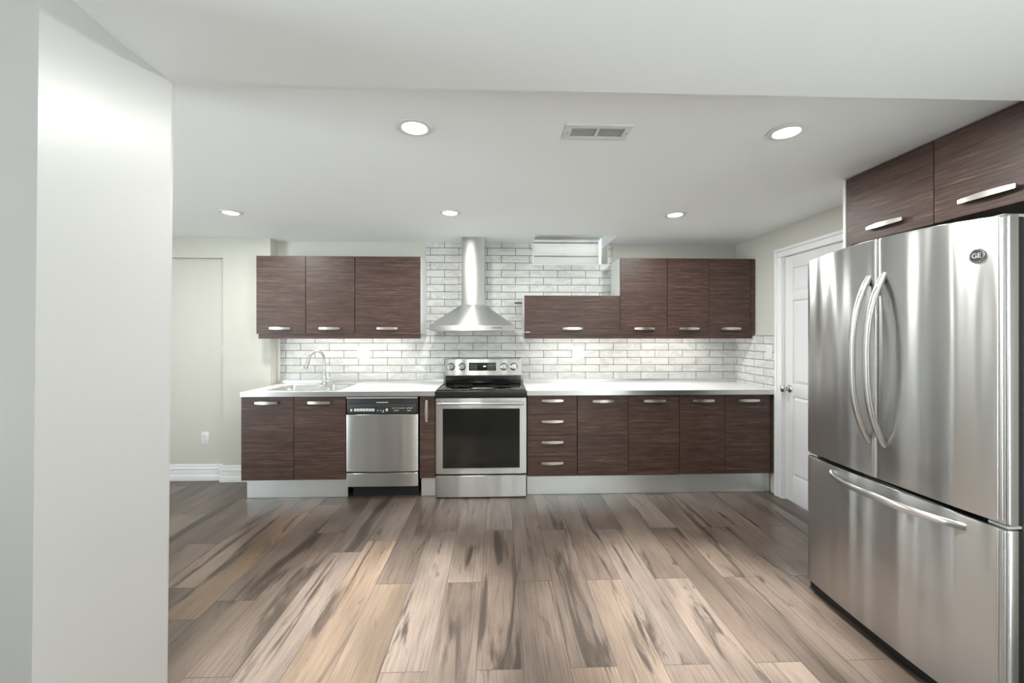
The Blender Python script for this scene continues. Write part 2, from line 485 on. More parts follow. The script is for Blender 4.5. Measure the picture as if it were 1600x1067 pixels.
L = bpy.data.lights.new('fill_window_portal', 'AREA'); L.shape = 'RECTANGLE'; L.size = PZ1 - PZ0; L.size_y = PY1 - PY0; L.cycles.is_portal = True
o = bpy.data.objects.new('fill_window_portal', L); COL.objects.link(o); o.location = (XR + .13, (PY0 + PY1) / 2, (PZ0 + PZ1) / 2); o.rotation_euler = (0, math.radians(90), 0)

# near left wall end / column, a touch out of plumb
pts = [(-1.70, .955), (-1.022, .955), (-1.0487, 1.182), (-1.0445, 1.358), (-1.047, 1.370), (-1.060, 1.376), (-1.70, 1.376)]
mb = MB()
rings = []
for z in (-.0, BZ + .002):
    sh = (z - 1.373) * .0105
    rings.append([(px + (sh if i not in (0, 6) else 0), py, z) for i, (px, py) in enumerate(pts)])
mb.loops(rings)
o = mb.build('wall_column', 'column', smooth=12)
struct(o)

# trims: door casing (architrave) and baseboards
def casing(mb, y0, y1, z0, z1):
    mb.box(XR - .018, XR, y0, y1, z0, z1, bev=.004)
mb = MB()
casing(mb, DY1, DY1 + .0555, 0, 2.031)
casing(mb, DY0 - .075, DY0, 0, 2.031)
mb.box(XR - .018, XR, DY0 - .075, DY1 + .0555, 2.0315, 2.0795, bev=.004)
mb.box(XR - .026, XR, DY0 - .09, DY1 + .09, 2.08, 2.105, bev=.005)
mb.box(XR - .026, XR, DY1 + .055, DY1 + .082, 0, 2.08, bev=.005)
mb.box(XR, XR + .05, DY1 - .004, DY1, 0, DZ)
struct(mb.build('trim_2', 'trim'))
def baseboard(x0, x1, yw):
    mb = MB()
    mb.box(x0, x1, yw - .020, yw, 0, .055, bev=.004)
    mb.box(x0, x1, yw - .014, yw, .05, .115, bev=.004)
    mb.box(x0, x1, yw - .018, yw, .108, .122, bev=.004)
    mb.box(x0, x1, yw - .010, yw, .118, .155, bev=.005)
    return mb
m1 = baseboard(-3.398, -2.579, 4.04); struct(m1.build('baseboard_back', 'trim'))
m1 = baseboard(-2.60, -2.145, 3.99)
struct(m1.build('baseboard_left', 'trim'))

# door
dr = MB()
dr.box(XR + .022, XR + .055, DY0 + .003, DY1 - .007, .008, DZ - .005)
cols_ = ((3.075, 3.325), (2.755, 3.005)); rows_ = ((.22, .875), (.975, 1.66), (1.73, 1.925))
fx0, fx1 = XR + .012, XR + .024
ys = [DY0 + .003, cols_[1][0], cols_[1][1], cols_[0][0], cols_[0][1], DY1 - .007]
for a, b_ in ((ys[0], ys[1]), (ys[2], ys[3]), (ys[4], ys[5])): dr.box(fx0, fx1, a, b_, .008, DZ - .005, bev=.0015)
zs = [.008, .22, .875, .975, 1.66, 1.73, 1.925, DZ - .005]
for ya, yb in ((ys[1], ys[2]), (ys[3], ys[4])):
    for za, zb in ((zs[0], zs[1]), (zs[2], zs[3]), (zs[4], zs[5]), (zs[6], zs[7])): dr.box(fx0, fx1, ya - .002, yb + .002, za, zb, bev=.0015)
    for za, zb in rows_:
        a, i_ = .004, .030
        dr.loops([[(XR + .0235, ya + a, za + a), (XR + .0235, yb - a, za + a), (XR + .0235, yb - a, zb - a), (XR + .0235, ya + a, zb - a)],
                  [(XR + .014, ya + i_, za + i_), (XR + .014, yb - i_, za + i_), (XR + .014, yb - i_, zb - i_), (XR + .014, ya + i_, zb - i_)]])
door = struct(dr.build('door_1', 'door', smooth=20))
kn = MB(); kc = (XR + .012, 3.36, .932)
kn.lathe(kc, (-1, 0, 0), [(0, 0), (.030, 0), (.030, .004), (.024, .010), (.012, .014), (.011, .030), (.018, .036), (.026, .046), (.028, .056), (.025, .066), (.014, .073), (0, .074)])
kn.build('door_knob', 'dull_chrome', door)

# window, pane and blind
mb = MB()
fz0, fz1 = WZ0, WZ1
for a in ((WX0, WX1, fz0, fz0 + .03), (WX0, WX1, fz1 - .03, fz1), (WX0, WX0 + .03, fz0 + .03, fz1 - .03), (WX1 - .03, WX1, fz0 + .03, fz1 - .03)):
    mb.box(a[0], a[1], WY, WY + .045, a[2], a[3], bev=.003)
win = struct(mb.build('window_1', 'trim'))
struct(B(WX0 + .03, WX1 - .03, WY + .018, WY + .024, fz0 + .03, fz1 - .03).build('window_pane', 'glass', win))
struct(B(WX0 - .004, WX0 + .012, YB - .012, YB, WZ0, CZ, bev=.002).build('trim_3', 'trim'))
struct(B(WX0 - .004, WX1 + .004, YB - .012, YB, WZ0 - .010, WZ0 + .004, bev=.002).build('trim_4', 'trim'))
struct(B(WX1 - .002, WX1 + .006, YB - .012, YB, WZ0, CZ, bev=.002).build('trim_5', 'trim'))
bl = thing('window_blind', ((WX0 + WX1) / 2, WY - .05, WZ0), 'white layered roller blind closed over the small high basement window', 'blind')
B(WX0 + .015, WX1 - .015, WY - .062, WY - .002, 2.385, WZ1 - .002, bev=.006).build('headrail', 'trim', bl)
mb = MB(); zz = 2.387
for i, hgt in enumerate((.022, .016, .020, .090, .020, .012, .018, .060, .031)):
    mb.mi = i % 2 if i != 3 else 0
    if i in (1, 5): mb.mi = 1
    elif i in (7,): mb.mi = 0
    else: mb.mi = 0
    yo = -.0035 * (i % 2)
    mb.box(WX0 + .02, WX1 - .02, WY - .036 + yo, WY - .033 + yo, zz - hgt - .002, zz + .002); zz -= hgt
mb.build('blind_fabric', ['blind', 'blind_band'], bl)
B(WX0 + .018, WX1 - .018, WY - .042, WY - .028, 2.082, 2.098, bev=.004).build('bottom_rail', 'trim', bl)

# ------------------------------------------------------------------ cabinets
def handle(parent, c, axis, length=.185, out=(0, -1, 0), proj=.028):
    """flat bowed strip handle, feet at both ends"""
    c = Vector(c); A = Vector(axis); O = Vector(out)
    n = 14; rings = []
    side = A.cross(O)
    for i in range(n + 1):
        t = -1 + 2 * i / n
        h = .0085 + .0035 * (1 - t * t)
        lift = proj * (1 - .32 * t * t)
        p = c + A * (t * length / 2) + O * lift
        th = .0035
        rings.append([p + side * h + O * th, p - side * h + O * th, p - side * h - O * th, p + side * h - O * th])
    mb = MB(); mb.loops(rings)
    for s_ in (-1, 1):
        q = c + A * (s_ * (length / 2 - .010))
        r = []
        for d in (0, proj * .72):
            r.append([q + A * .005 + side * .006 + O * d, q + A * .005 - side * .006 + O * d, q - A * .005 - side * .006 + O * d, q - A * .005 + side * .006 + O * d])
        mb.loops(r)
    return mb.build('handle', 'nickel', parent, smooth=40)

DT = .018
def fdoor(root, name, x0, x1, z0, z1, yf, hz=None, hx=None, vert=False):
    g = .0022
    d = B(x0 + g, x1 - g, yf, yf + DT, z0, z1, bev=.0012, seg=1).build(name, 'wenge', root)
    if hz is not None:
        handle(d, ((x0 + x1) / 2 if hx is None else hx, yf, hz), (0, 0, 1) if vert else (1, 0, 0))
    return d

UF, UB = 3.79, 4.109
UZ0, UZ1 = 1.388, 2.085
def upper(label, x0, x1, splits, z1=UZ1, cx0=None, cx1=None, filler=None, back=UB, group='wall cabinets'):
    cx0 = x0 if cx0 is None else cx0; cx1 = x1 if cx1 is None else cx1
    r = thing('wall_cabinet', ((cx0 + cx1) / 2, back, UZ0), label, 'cabinet', None)
    mb = MB(); t = .016; y0 = UF + DT + .001
    mb.box(cx0, cx0 + t, y0, back, UZ0 + .002, z1); mb.box(cx1 - t, cx1, y0, back, UZ0 + .002, z1)
    mb.box(cx0 + t, cx1 - t, y0, back, z1 - t, z1); mb.box(cx0 + t, cx1 - t, y0, back, UZ0 + .002, UZ0 + .002 + t)
    mb.box(cx0 + t, cx1 - t, back - .006, back, UZ0 + t, z1 - t)
    mb.build('body', 'white', r)
    e = [x0] + list(splits)
    for a, b_ in zip(e[:-1], e[1:]): fdoor(r, 'door', a, b_, UZ0, z1, UF, hz=1.436)
    if filler: B(filler[0], filler[1], UF + .004, UF + DT, UZ0, z1, bev=.001, seg=1).build('filler_panel', 'wenge', r)
    return r
upper('tall dark wood two-door wall cabinet above the sink, nearest the left wall', -2.159, -1.288, (-1.723, -1.288), cx0=-2.13, back=4.109)
upper('wide dark wood single-door wall cabinet just left of the range hood', -1.286, -.698, (-.700,), cx1=-.700)
lift = upper('low dark wood lift-up wall cabinet below the small window, right of the hood', .239, 1.122, (1.122,), z1=1.737)
B(.250, .295, UF - .0006, UF, 1.400, 1.406).build('sticker', 'plate', lift)
upper('tall dark wood single-door wall cabinet beside the window, joined to the low one', 1.124, 1.564, (1.564,))
upper('tall dark wood two-door wall cabinet at the right end, against the right wall', 1.566, 2.390, (1.957, 2.349), filler=(2.350, 2.390))

def rail(label, x0, x1, ret):
    r = thing('light_rail', ((x0 + x1) / 2, UF + .02, 1.344), label, 'pelmet')
    B(x0, x1, UF + .012, UF + .028, 1.344, 1.3865, bev=.001, seg=1).build('front_strip', 'wenge', r)
    xa = ret
    B(xa - .004, xa + .004, UF + .028, UB - .02, 1.346, 1.3865).build('end_return', 'alu', r, label='grey metal end return')
    return r
rail('dark wood light rail under the left wall cabinets above the sink', -2.145, -.702, -.706)
rail('dark wood light rail under the right wall cabinets', .243, 2.372, .247)

def led(label, x0, x1, yc):
    r = thing('under_cabinet_light', ((x0 + x1) / 2, yc, 1.388), label, 'light', None)
    B(x0, x1, yc - .014, yc + .014, 1.3795, 1.3885, bev=.002).build('channel', 'alu', r)
    B(x0 + .01, x1 - .01, yc - .010, yc + .010, 1.3765, 1.3795).build('diffuser', 'strip', r)
    L = bpy.data.lights.new('strip_lamp', 'AREA'); L.shape = 'RECTANGLE'; L.size = x1 - x0 - .02; L.size_y = .018
    L.energy = STRIP_WATTS * (x1 - x0); L.color = (1, .955, .885)
    o = bpy.data.objects.new('lamp_glow', L); COL.objects.link(o); o.parent = r
    o.location = (0, 0, 1.3755 - 1.388)
led('slim white strip light glowing under the left wall cabinets, above the sink', -1.93, -.86, 3.93)
led('slim strip light glowing under the low lift-up wall cabinet', .42, 1.10, 3.93)
led('slim strip light glowing under the tall wall cabinets at right', 1.24, 2.02, 3.93)

# base cabinets
BF, BB = 3.53, 4.10
def base(label, x0, x1, splits, z0=.174, z1=.862, top=.867, drawers=None, filler=None, hx=None, vert=False, cx0=None, cx1=None, sinkcut=False):
    cx0 = x0 if cx0 is None else cx0; cx1 = x1 if cx1 is None else cx1
    r = thing('drawer_cabinet' if drawers else 'base_cabinet', ((cx0 + cx1) / 2, BF + .3, z0), label, 'cabinet')
    mb = MB(); t = .016; y0 = BF + DT + .001; zt = top - .0005
    mb.box(cx0, cx0 + t, y0, BB, z0 + .001, zt); mb.box(cx1 - t, cx1, y0, BB, z0 + .001, zt)
    mb.box(cx0 + t, cx1 - t, y0, BB, z0 + .001, z0 + t)
    mb.box(cx0 + t, cx1 - t, BB - .006, BB, z0 + t, zt)
    mb.box(cx0 + t, cx1 - t, y0, y0 + .02, zt - .03 if not sinkcut else zt - .004, zt)
    mb.build('body', 'wenge', r)
    if drawers:
        for (a, b_), hz in drawers:
            fdoor(r, 'drawer', x0, splits[0], a, b_, BF, hz=hz, hx=.462)
    else:
        e = [x0] + list(splits)
        for a, b_ in zip(e[:-1], e[1:]):
            if vert: fdoor(r, 'door', a, b_, z0, z1, BF, hz=.738, hx=hx, vert=True)
            else: fdoor(r, 'door', a, b_, z0, z1, BF, hz=.813)
    if filler: B(filler[0], filler[1], BF + .004, BF + DT, z0, z1, bev=.001, seg=1).build('filler_panel', 'wenge', r)
    return r
base('dark wood two-door sink base cabinet at the left end', -2.134, -1.273, (-1.702, -1.273), z0=.166, sinkcut=True)
base('very narrow dark wood base cabinet with a vertical handle, between dishwasher and range', -.660, -.530, (-.530,), z0=.170, hx=-.598, vert=True)
base('dark wood base cabinet with four stacked drawers, right of the range', .250, .676, (.676,),
     drawers=(((.704, .862), .820), ((.525, .701), .644), ((.347, .522), .468), ((.174, .344), .291)))
base('dark wood two-door base cabinet between the drawers and the end cabinet', .678, 1.563, (1.119, 1.563))
base('dark wood two-door base cabinet at the right end, against the door casing', 1.565, 2.392, (1.963, 2.363), z0=.178, cx1=2.390, filler=(2.364, 2.390))

def plinth(label, x0, x1, zt):
    o = B(x0, x1, 3.582, 3.598, .001, zt - .001, bev=.001, seg=1).build('toe_kick', 'kick')
    return tag(o, label, 'plinth')
plinth('silvery plinth board under the sink base cabinet', -2.115, -1.275, .166)
plinth('short silvery plinth board under the narrow cabinet beside the range', -.655, -.532, .170)
plinth('long silvery plinth board under the right-hand base cabinets', .250, 2.385, .174)

# worktops
CT, CB = .905, .867
SX0, SX1, SY0, SY1 = -1.955, -1.350, 3.545, 4.045
HX0, HX1, HY0, HY1 = SX0 + .014, SX1 - .014, SY0 + .014, SY1 - .014
def worktop(label, x0, x1, hole=None):
    r = thing('countertop', ((x0 + x1) / 2, 3.8, CB), label, 'countertop')
    yf, yb = 3.504, YB - .0095
    mb = MB()
    if hole:
        a, b_, c_, d_ = hole
        mb.box(x0, a, yf, yb, CB, CT); mb.box(b_, x1, yf, yb, CB, CT)
        mb.box(a, b_, yf, c_, CB, CT); mb.box(a, b_, d_, yb, CB, CT)
    else: mb.box(x0, x1, yf, yb, CB, CT)
    mb.build('top', 'counter', r, smooth=0)
    B(x0, x1, 3.4995, yf, CB - .001, CT + .0005).build('front_edge', 'alu', r, label='brushed aluminium front edge strip')
    mb = MB(); mb.box(x0, x1, yb - .020, yb - .0003, CT, CT + .036, bev=.004)
    mb.build('back_strip', 'alu', r, label='aluminium strip along the wall')
    return r
worktop('white countertop with metal edge holding the sink, left of the range', -2.120, -.527, hole=(HX0, HX1, HY0, HY1))
worktop('long white countertop with metal edge, right of the range', .246, 2.389)

# sink: one and a half bowls
sk = thing('kitchen_sink', ((SX0 + SX1) / 2, (SY0 + SY1) / 2, CT), 'stainless steel one-and-a-half bowl sink let into the left countertop', 'sink')
mb = MB(); zt = CT + .006
bowls = ((-1.925, -1.600, 3.585, 3.955), (-1.560, -1.378, 3.585, 3.955))
xs = [SX0, bowls[0][0], bowls[0][1], bowls[1][0], bowls[1][1], SX1]
mb.box(SX0, SX1, SY0, bowls[0][2], CT + .0004, zt, bev=.003); mb.box(SX0, SX1, bowls[0][3], SY1, CT + .0004, zt, bev=.003)
mb.box(SX0, xs[1], bowls[0][2] - .003, bowls[0][3] + .003, CT + .0004, zt, bev=.002); mb.box(xs[2], xs[3], bowls[0][2] - .003, bowls[0][3] + .003, CT + .0004, zt, bev=.002)
mb.box(xs[4], xs[5], bowls[0][2] - .003, bowls[0][3] + .003, CT + .0004, zt, bev=.002)
mb.build('rim', 'sink', sk)
for (a, b_, c_, d_), dep in zip(bowls, (.17, .13)):
    mb = MB(); rings = []
    def rr(x0, x1, y0, y1, r, z, n=5):
        out = []
        for cx, cy, a0 in ((x1 - r, y1 - r, 0), (x0 + r, y1 - r, 90), (x0 + r, y0 + r, 180), (x1 - r, y0 + r, 270)):
            for i in range(n + 1):
                t = math.radians(a0 + 90 * i / n); out.append((cx + r * math.cos(t), cy + r * math.sin(t), z))
        return out
    for ins, z in ((-.003, zt - .001), (.000, zt - .004), (.004, CT - dep + .02), (.012, CT - dep + .006), (.030, CT - dep)):
        rings.append(rr(a + ins, b_ - ins, c_ + ins, d_ - ins, .045, z))
    mb.loops(rings, cap=False)
    mb.bm.faces.new([v_ for v_ in list(mb.bm.verts)[-24:]])
    bo = mb.build('bowl', 'sink', sk, smooth=50)
    mb = MB(); mb.lathe(((a + b_) / 2, (c_ + d_) / 2, CT - dep + .0005), (0, 0, 1), [(0, 0), (.040, 0), (.040, .003), (.030, .004), (.026, .001), (0, .001)])
    mb.build('drain', 'dull_chrome', bo)

# faucet
fx, fy = -1.645, 4.000
fc = thing('kitchen_faucet', (fx, fy, zt), 'pull-down chrome gooseneck faucet standing behind the sink', 'faucet')
mb = MB()
mb.lathe((fx, fy, zt), (0, 0, 1), [(0, 0), (.027, 0), (.027, .006), (.022, .012), (.020, .05), (.017, .10), (.0125, .14), (.0, .14)])
mb.build('base', 'dull_chrome', fc)
ex, ey = -1.745, 3.86      # spray end
path = []; rad = []
D = Vector((ex - fx, ey - fy, 0)); D2 = D * .88
for i in range(4): path.append((fx, fy, zt + .13 + .035 * i)); rad.append(.0115)
top0 = zt + .13 + .105
for i in range(1, 17):
    t = math.pi * i / 16 * .93
    p = Vector((fx, fy, top0)) + D2 * (.5 - .5 * math.cos(t)); p.z += .080 * math.sin(t)
    path.append(p); rad.append(.0115)
mb = MB(); mb.tube(path, rad, 16); mb.build('spout', 'dull_chrome', fc, smooth=60)
p0 = Vector(path[-1]); dd = (Vector(path[-1]) - Vector(path[-2])).normalized(); dd = (dd + Vector((0, 0, -.2)) + D.normalized() * .12).normalized()
mb = MB(); mb.tube([p0 - dd * .002, p0 + dd * .01, p0 + dd * .035, p0 + dd * .085, p0 + dd * .10], [.013, .0145, .015, .020, .018], 18)
mb.build('spray_head', 'dull_chrome', fc, smooth=60)
mb = MB(); mb.tube([(fx + .012, fy, zt + .055), (fx + .045, fy - .004, zt + .055), (fx + .066, fy - .006, zt + .057)], [.012, .011, .009], 14)
mb.tube([(fx + .052, fy - .005, zt + .058), (fx + .056, fy - .012, zt + .095), (fx + .050, fy - .02, zt + .118)], [.006, .0055, .005], 10)
mb.build('lever', 'chrome', fc, smooth=60)

# ------------------------------------------------------------------ dishwasher
dx0, dx1 = -1.267, -.672
dw = thing('dishwasher', ((dx0 + dx1) / 2, 3.8, 0), 'stainless dishwasher with black control panel under the left countertop', 'dishwasher')
B(dx0 + .004, dx1 - .004, 3.57, 4.08, .10, .862, bev=.004).build('tub', 'plastic', dw)
mb = MB(); n = 20; rings = []
def bowed(x0, x1, z0, z1, yf, yb, b=.006, n=20, axis='X'):
    """front panel slightly bowed across its width with rounded long edges"""
    rr_ = []
    for z, ins in ((z0, .004), (z0 + .003, 0), (z1 - .003, 0), (z1, .004)):
        r = []
        for i in range(n + 1):
            t = -1 + 2 * i / n
            r.append((x0 + (x1 - x0) * i / n, yf + ins + b * t * t + (.004 if i in (0, n) else 0), z))
        r += [(x1, yb, z), (x0, yb, z)]
        rr_.append(r)
    m = MB(); m.loops(rr_); return m
bowed(dx0, dx1, .231, .712, 3.513, 3.568, .009).build('door', 'steel', dw)
bowed(dx0, dx1, .106, .220, 3.517, 3.568, .004).build('lower_panel', 'steel', dw)
B(dx0 + .03, dx1 - .01, 3.60, 3.63, .0005, .104).build('toe_panel', 'dark', dw)
cp = thing_cp = MB()
cp.box(dx0 + .002, dx1 - .002, 3.530, 3.568, .716, .852, bev=.006)
cpo = cp.build('control_panel', 'plastic', dw)
B(dx0 + .012, dx1 - .012, 3.516, 3.532, .718, .800, bev=.006).build('fascia', 'plastic', cpo)
B(dx0 + .002, dx1 - .002, 3.512, 3.535, .846, .8575, bev=.003).build('top_trim', 'grey', dw)
B((dx0 + dx1) / 2 - .05, (dx0 + dx1) / 2 + .05, 3.522, 3.534, .806, .815, bev=.002).build('latch', 'grey', cpo)
mb = MB()
def key(x, z, w=.016, h=.016): B(x - w / 2, x + w / 2, 3.5145, 3.5165, z - h / 2, z + h / 2, bev=.0008, seg=1).build('button', 'lgrey', cpo)
key(dx0 + .043, .748, .016, .020)
for i in range(7): key(dx0 + .077 + i * .0245, .750, .021, .022)
key(dx0 + .338, .750, .018, .022)
for i in range(3): key(dx0 + .262 + i * .024, .744, .011, .006)
key(dx0 + .306, .732, .014, .006)
for i in range(7): key(dx0 + .385 + i * .016, .764, .009, .005)
for i in range(3): key(dx0 + .402 + i * .014, .744, .009, .007)
for i in range(4): key(dx0 + .505 + i * .013, .762 + .003 * (i % 2), .009, .006)
key(dx0 + .522, .743, .030, .005)

# ------------------------------------------------------------------ range
rx0, rx1 = -.522, .240
rg = thing('electric_range', ((rx0 + rx1) / 2, 3.8, 0), 'freestanding stainless electric range with black glass oven window', 'stove')
B(rx0 + .004, rx1 - .004, 3.552, 4.09, .02, .895, bev=.003).build('body', 'case', rg)
bowed(rx0, rx1, .205, .848, 3.510, 3.551, .003).build('oven_door', 'steel', rg)
od = [o for o in COL.objects if o.parent == rg and o.name.startswith('oven_door')][0]
gl = B(-.463, .184, 3.5065, 3.514, .257, .757, bev=.001, seg=1).build('oven_window', 'glass_black', od, label='black glass window')
mb = MB(); mb.tube([(rx0 + .022, 3.458, .808), (-.141, 3.455, .808), (rx1 - .022, 3.458, .808)], [.012, .013, .012], 20)
for x_ in (rx0 + .045, rx1 - .045):
    mb.tube([(x_, 3.458, .808), (x_, 3.512, .808)], .009, 12)
mb.build('handle', 'steel', od, smooth=60)
bowed(rx0 + .002, rx1 - .002, .010, .192, 3.512, 3.551, .003).build('storage_drawer', 'steel', rg)
mb = MB(); mb.box(rx0 - .006, rx1 + .006, 3.492, 3.545, .856, .906, bev=.008, seg=3)
mb.build('front_lip', 'black', rg)
mb = MB()
mb.box(rx0 + .004, rx1 - .004, 3.540, 4.03, .896, .912, bev=.003)
ck = mb.build('cooktop', 'glass_black', rg)
mb = MB()
for x_ in (rx0 - .003, rx1 - .009): B(x_, x_ + .012, 3.53, 4.04, .905, .917, bev=.003).build('side_trim', 'chrome', rg)
for cx_, cy_, r_ in ((rx0 + .20, 3.68, .105), (rx0 + .56, 3.68, .085), (rx0 + .20, 3.90, .080), (rx0 + .56, 3.90, .100)):
    mb = MB()
    for q in (1, .62):
        a = r_ * q; mb.lathe((cx_, cy_, .9121), (0, 0, 1), [(a - .003, 0), (a, 0), (a, .0003), (a - .003, .0003), (a - .003, 0)])
    mb.build('burner', 'ring', ck)
B(rx0 + .017, rx1 - .017, 4.030, 4.085, .912, 1.015, bev=.004).build('backguard_riser', 'black', rg)
bgz0, bgz1 = .985, 1.150
mb = MB()
mb.loops([[(rx0 + .018, 3.995, bgz0), (rx1 - .018, 3.995, bgz0), (rx1 - .018, 4.095, bgz0), (rx0 + .018, 4.095, bgz0)],
          [(rx0 + .016, 3.990, bgz0 + .006), (rx1 - .016, 3.990, bgz0 + .006), (rx1 - .016, 4.098, bgz0 + .006), (rx0 + .016, 4.098, bgz0 + .006)],
          [(rx0 + .016, 4.004, bgz1 - .006), (rx1 - .016, 4.004, bgz1 - .006), (rx1 - .016, 4.098, bgz1 - .006), (rx0 + .016, 4.098, bgz1 - .006)],
          [(rx0 + .020, 4.010, bgz1), (rx1 - .020, 4.010, bgz1), (rx1 - .020, 4.096, bgz1), (rx0 + .020, 4.096, bgz1)]])
bg = mb.build('backguard', 'steel', rg)
def yface(z): return 3.990 + (z - bgz0 - .006) * .014 / .153
kz = 1.074
for x_ in (-.447, -.343, .058, .152):
    mb = MB(); y_ = yface(kz)
    mb.lathe((x_, y_, kz), (0, -1, .09), [(0, 0), (.033, 0), (.033, .003), (.027, .006), (.026, .024), (.023, .028), (0, .028)])
    mb.box(x_ - .004, x_ + .004, y_ - .036, y_ - .026, kz - .022, kz + .022, bev=.002)
    kb_ = mb.build('knob', 'dull_chrome', bg, smooth=40)
    mb = MB(); mb.lathe((x_, y_ - .0005, kz), (0, -1, .09), [(.0335, 0), (.037, 0), (.036, .002), (.0335, .002), (.0335, 0)]); mb.build('skirt', 'case', kb_)
dp = MB(); dp.box(-.277, -.018, yface(kz) - .006, yface(kz) + .02, 1.036, 1.112, bev=.002)
dpo = dp.build('control_display', 'glass_black', bg)
yk = yface(kz) - .0068
for gx0, nx, nz in ((-.262, 3, 3), (-.222, 2, 3), (-.100, 4, 3), (-.050, 2, 3)):
    for i in range(nx):
        for j in range(nz):
            B(gx0 + i * .013, gx0 + i * .013 + .007, yk, yk + .001, 1.050 + j * .018, 1.054 + j * .018).build('key', 'lgrey', dpo)
B(-.140, -.116, yk, yk + .001, 1.072, 1.082).build('clock', 'digits', dpo)

# ------------------------------------------------------------------ range hood
hd = thing('range_hood', (-.225, YB - .01, 1.415), 'stainless chimney range hood on the tiled wall above the range', 'range hood')
yb_ = YB - .0095
B(-.336, -.126, 3.87, yb_, 1.655, CZ - .001, bev=.002).build('chimney', 'hsteel', hd)
hx0, hx1, hy = -.597, .147, 3.63
mb = MB()
mb.loops([[(hx0, hy, 1.462), (hx1, hy, 1.462), (hx1, yb_, 1.462), (hx0, yb_, 1.462)],
          [(-.338, 3.868, 1.657), (-.124, 3.868, 1.657), (-.124, yb_, 1.657), (-.338, yb_, 1.657)]])
mb.build('canopy', 'hsteel', hd, smooth=0)
bo = B(hx0, hx1, hy, yb_, 1.414, 1.4625, bev=.0015, seg=1).build('front_band', 'hsteel', hd)
mb = MB()
for i in range(5): MB().lathe((-.045 + i * .019, hy, 1.440), (0, -1, 0), [(0, 0), (.0058, 0), (.0058, .003), (0, .004)], 12).build('button', 'case', bo)
for x0_ in (-.575, -.220): B(x0_, x0_ + .345, hy + .03, yb_ - .08, 1.409, 1.4145, bev=.002).build('grease_filter', 'alu', hd)

# ------------------------------------------------------------------ switches and outlets
def duplex(r, cx, cz, y):
    for dz in (-.020, .020):
        so = B(cx - .016, cx + .016, y - .007, y - .003, cz + dz - .014, cz + dz + .014, bev=.003).build('socket', 'plate', r)
        for sx in (-.006, .006): B(cx + sx - .0012, cx + sx + .0012, y - .0074, y - .006, cz + dz - .003, cz + dz + .006).build('slot', 'slot', so)
        B(cx - .002, cx + .002, y - .0074, y - .006, cz + dz - .009, cz + dz - .006).build('slot', 'slot', so)
def gang2(label, cx, cz):
    y = YB - .0095
    r = thing('socket_plate', (cx, y, cz), label, 'outlet')
    p = B(cx - .058, cx + .058, y - .005, y - .0002, cz - .058, cz + .058, bev=.003).build('plate', 'plate', r)
    duplex(r, cx - .023, cz, y)
    B(cx + .010, cx + .036, y - .0085, y - .003, cz - .030, cz + .030, bev=.003).build('rocker', 'plate', r)
gang2('white double plate with socket and rocker on the tiles between faucet and hood', -1.310, 1.205)
gang2('white double plate with socket and rocker on the tiles under the low cabinet', .795, 1.205)
def outlet_single(name, label, cx, cz, y):
    r = thing(name, (cx, y, cz), label, 'outlet')
    B(cx - .036, cx + .036, y - .005, y - .0002, cz - .058, cz + .058, bev=.003).build('plate', 'plate', r)
    duplex(r, cx, cz, y)
outlet_single('wall_outlet', 'white wall outlet low on the bare recessed wall at left', -2.771, .402, 4.04)
r = thing('light_switch', (-2.598, 4.04, 1.233), 'small white switch at the edge of the recessed wall at left', 'light switch')
B(-2.616, -2.580, 4.034, 4.0398, 1.185, 1.281, bev=.003).build('plate', 'plate', r)
B(-2.604, -2.592, 4.027, 4.034, 1.215, 1.251, bev=.002).build('toggle', 'plate', r)
r = thing('light_switch', (XR - .01, 3.585, 1.232), 'white rocker switch on the side wall tiles beside the door casing', 'light switch')
B(XR - .015, XR - .0092, 3.548, 3.622, 1.174, 1.290, bev=.003).build('plate', 'plate', r)
B(XR - .021, XR - .014, 3.570, 3.600, 1.200, 1.264, bev=.004).build('rocker', 'plate', r)
# small hook on the tiles right of the window
hk = MB(); hk.box(1.035, 1.100, YB - .014, YB - .0095, 1.995, 2.018, bev=.002)
hk.tube([(1.066, YB - .012, 2.0), (1.066, YB - .03, 1.985), (1.066, YB - .028, 1.965)], [.006, .006, .005], 8)
o = hk.build('cord_cleat', ['grey'])
tag(o, 'tiny dark metal cord cleat on the tiles below the window', 'hook')
o = B(.165, .238, YB - .02, YB - .0095, 1.688, 1.700, bev=.002).build('hanging_rail', 'case')
tag(o, 'short dark metal mounting rail end beside the low lift-up cabinet', 'bracket')

# ------------------------------------------------------------------ ceiling fixtures
def pot(x, y, z, label, power=1.0, lens='lens', spread=180, group=None, pool=None):
    r = thing('pot_light', (x, y, z), label, 'ceiling light', group)
    mb = MB(); mb.lathe((x, y, z), (0, 0, -1), [(.052, .0003), (.076, .0003), (.078, .003), (.074, .007), (.056, .009), (.052, .006), (.052, .0003)], 40)
    mb.build('trim_ring', 'plate', r)
    mb = MB(); mb.lathe((x, y, z), (0, 0, -1), [(0, .0004), (.053, .0004), (.053, .006), (.040, .009), (0, .010)], 40)
    mb.build('lens', lens, r)
    L = bpy.data.lights.new('pot_lamp', 'AREA'); L.shape = 'DISK'; L.size = .10
    L.energy = POT_WATTS * power; L.color = LAMP_COL; L.spread = math.radians(spread)
    o = bpy.data.objects.new('lamp_glow', L); COL.objects.link(o); o.parent = r; o.location = (0, 0, -.0115)
    if pool:
        P = bpy.data.lights.new('pot_beam', 'SPOT'); P.energy = pool[0]; P.spot_size = math.radians(pool[1]); P.spot_blend = .9; P.shadow_soft_size = .01; P.color = LAMP_COL
        q = bpy.data.objects.new('beam', P); COL.objects.link(q); q.parent = r; q.location = (0, 0, -.014)
        q.rotation_euler = Vector((pool[2] - x, pool[3] - y, -z)).to_track_quat('-Z', 'Y').to_euler()
    return r
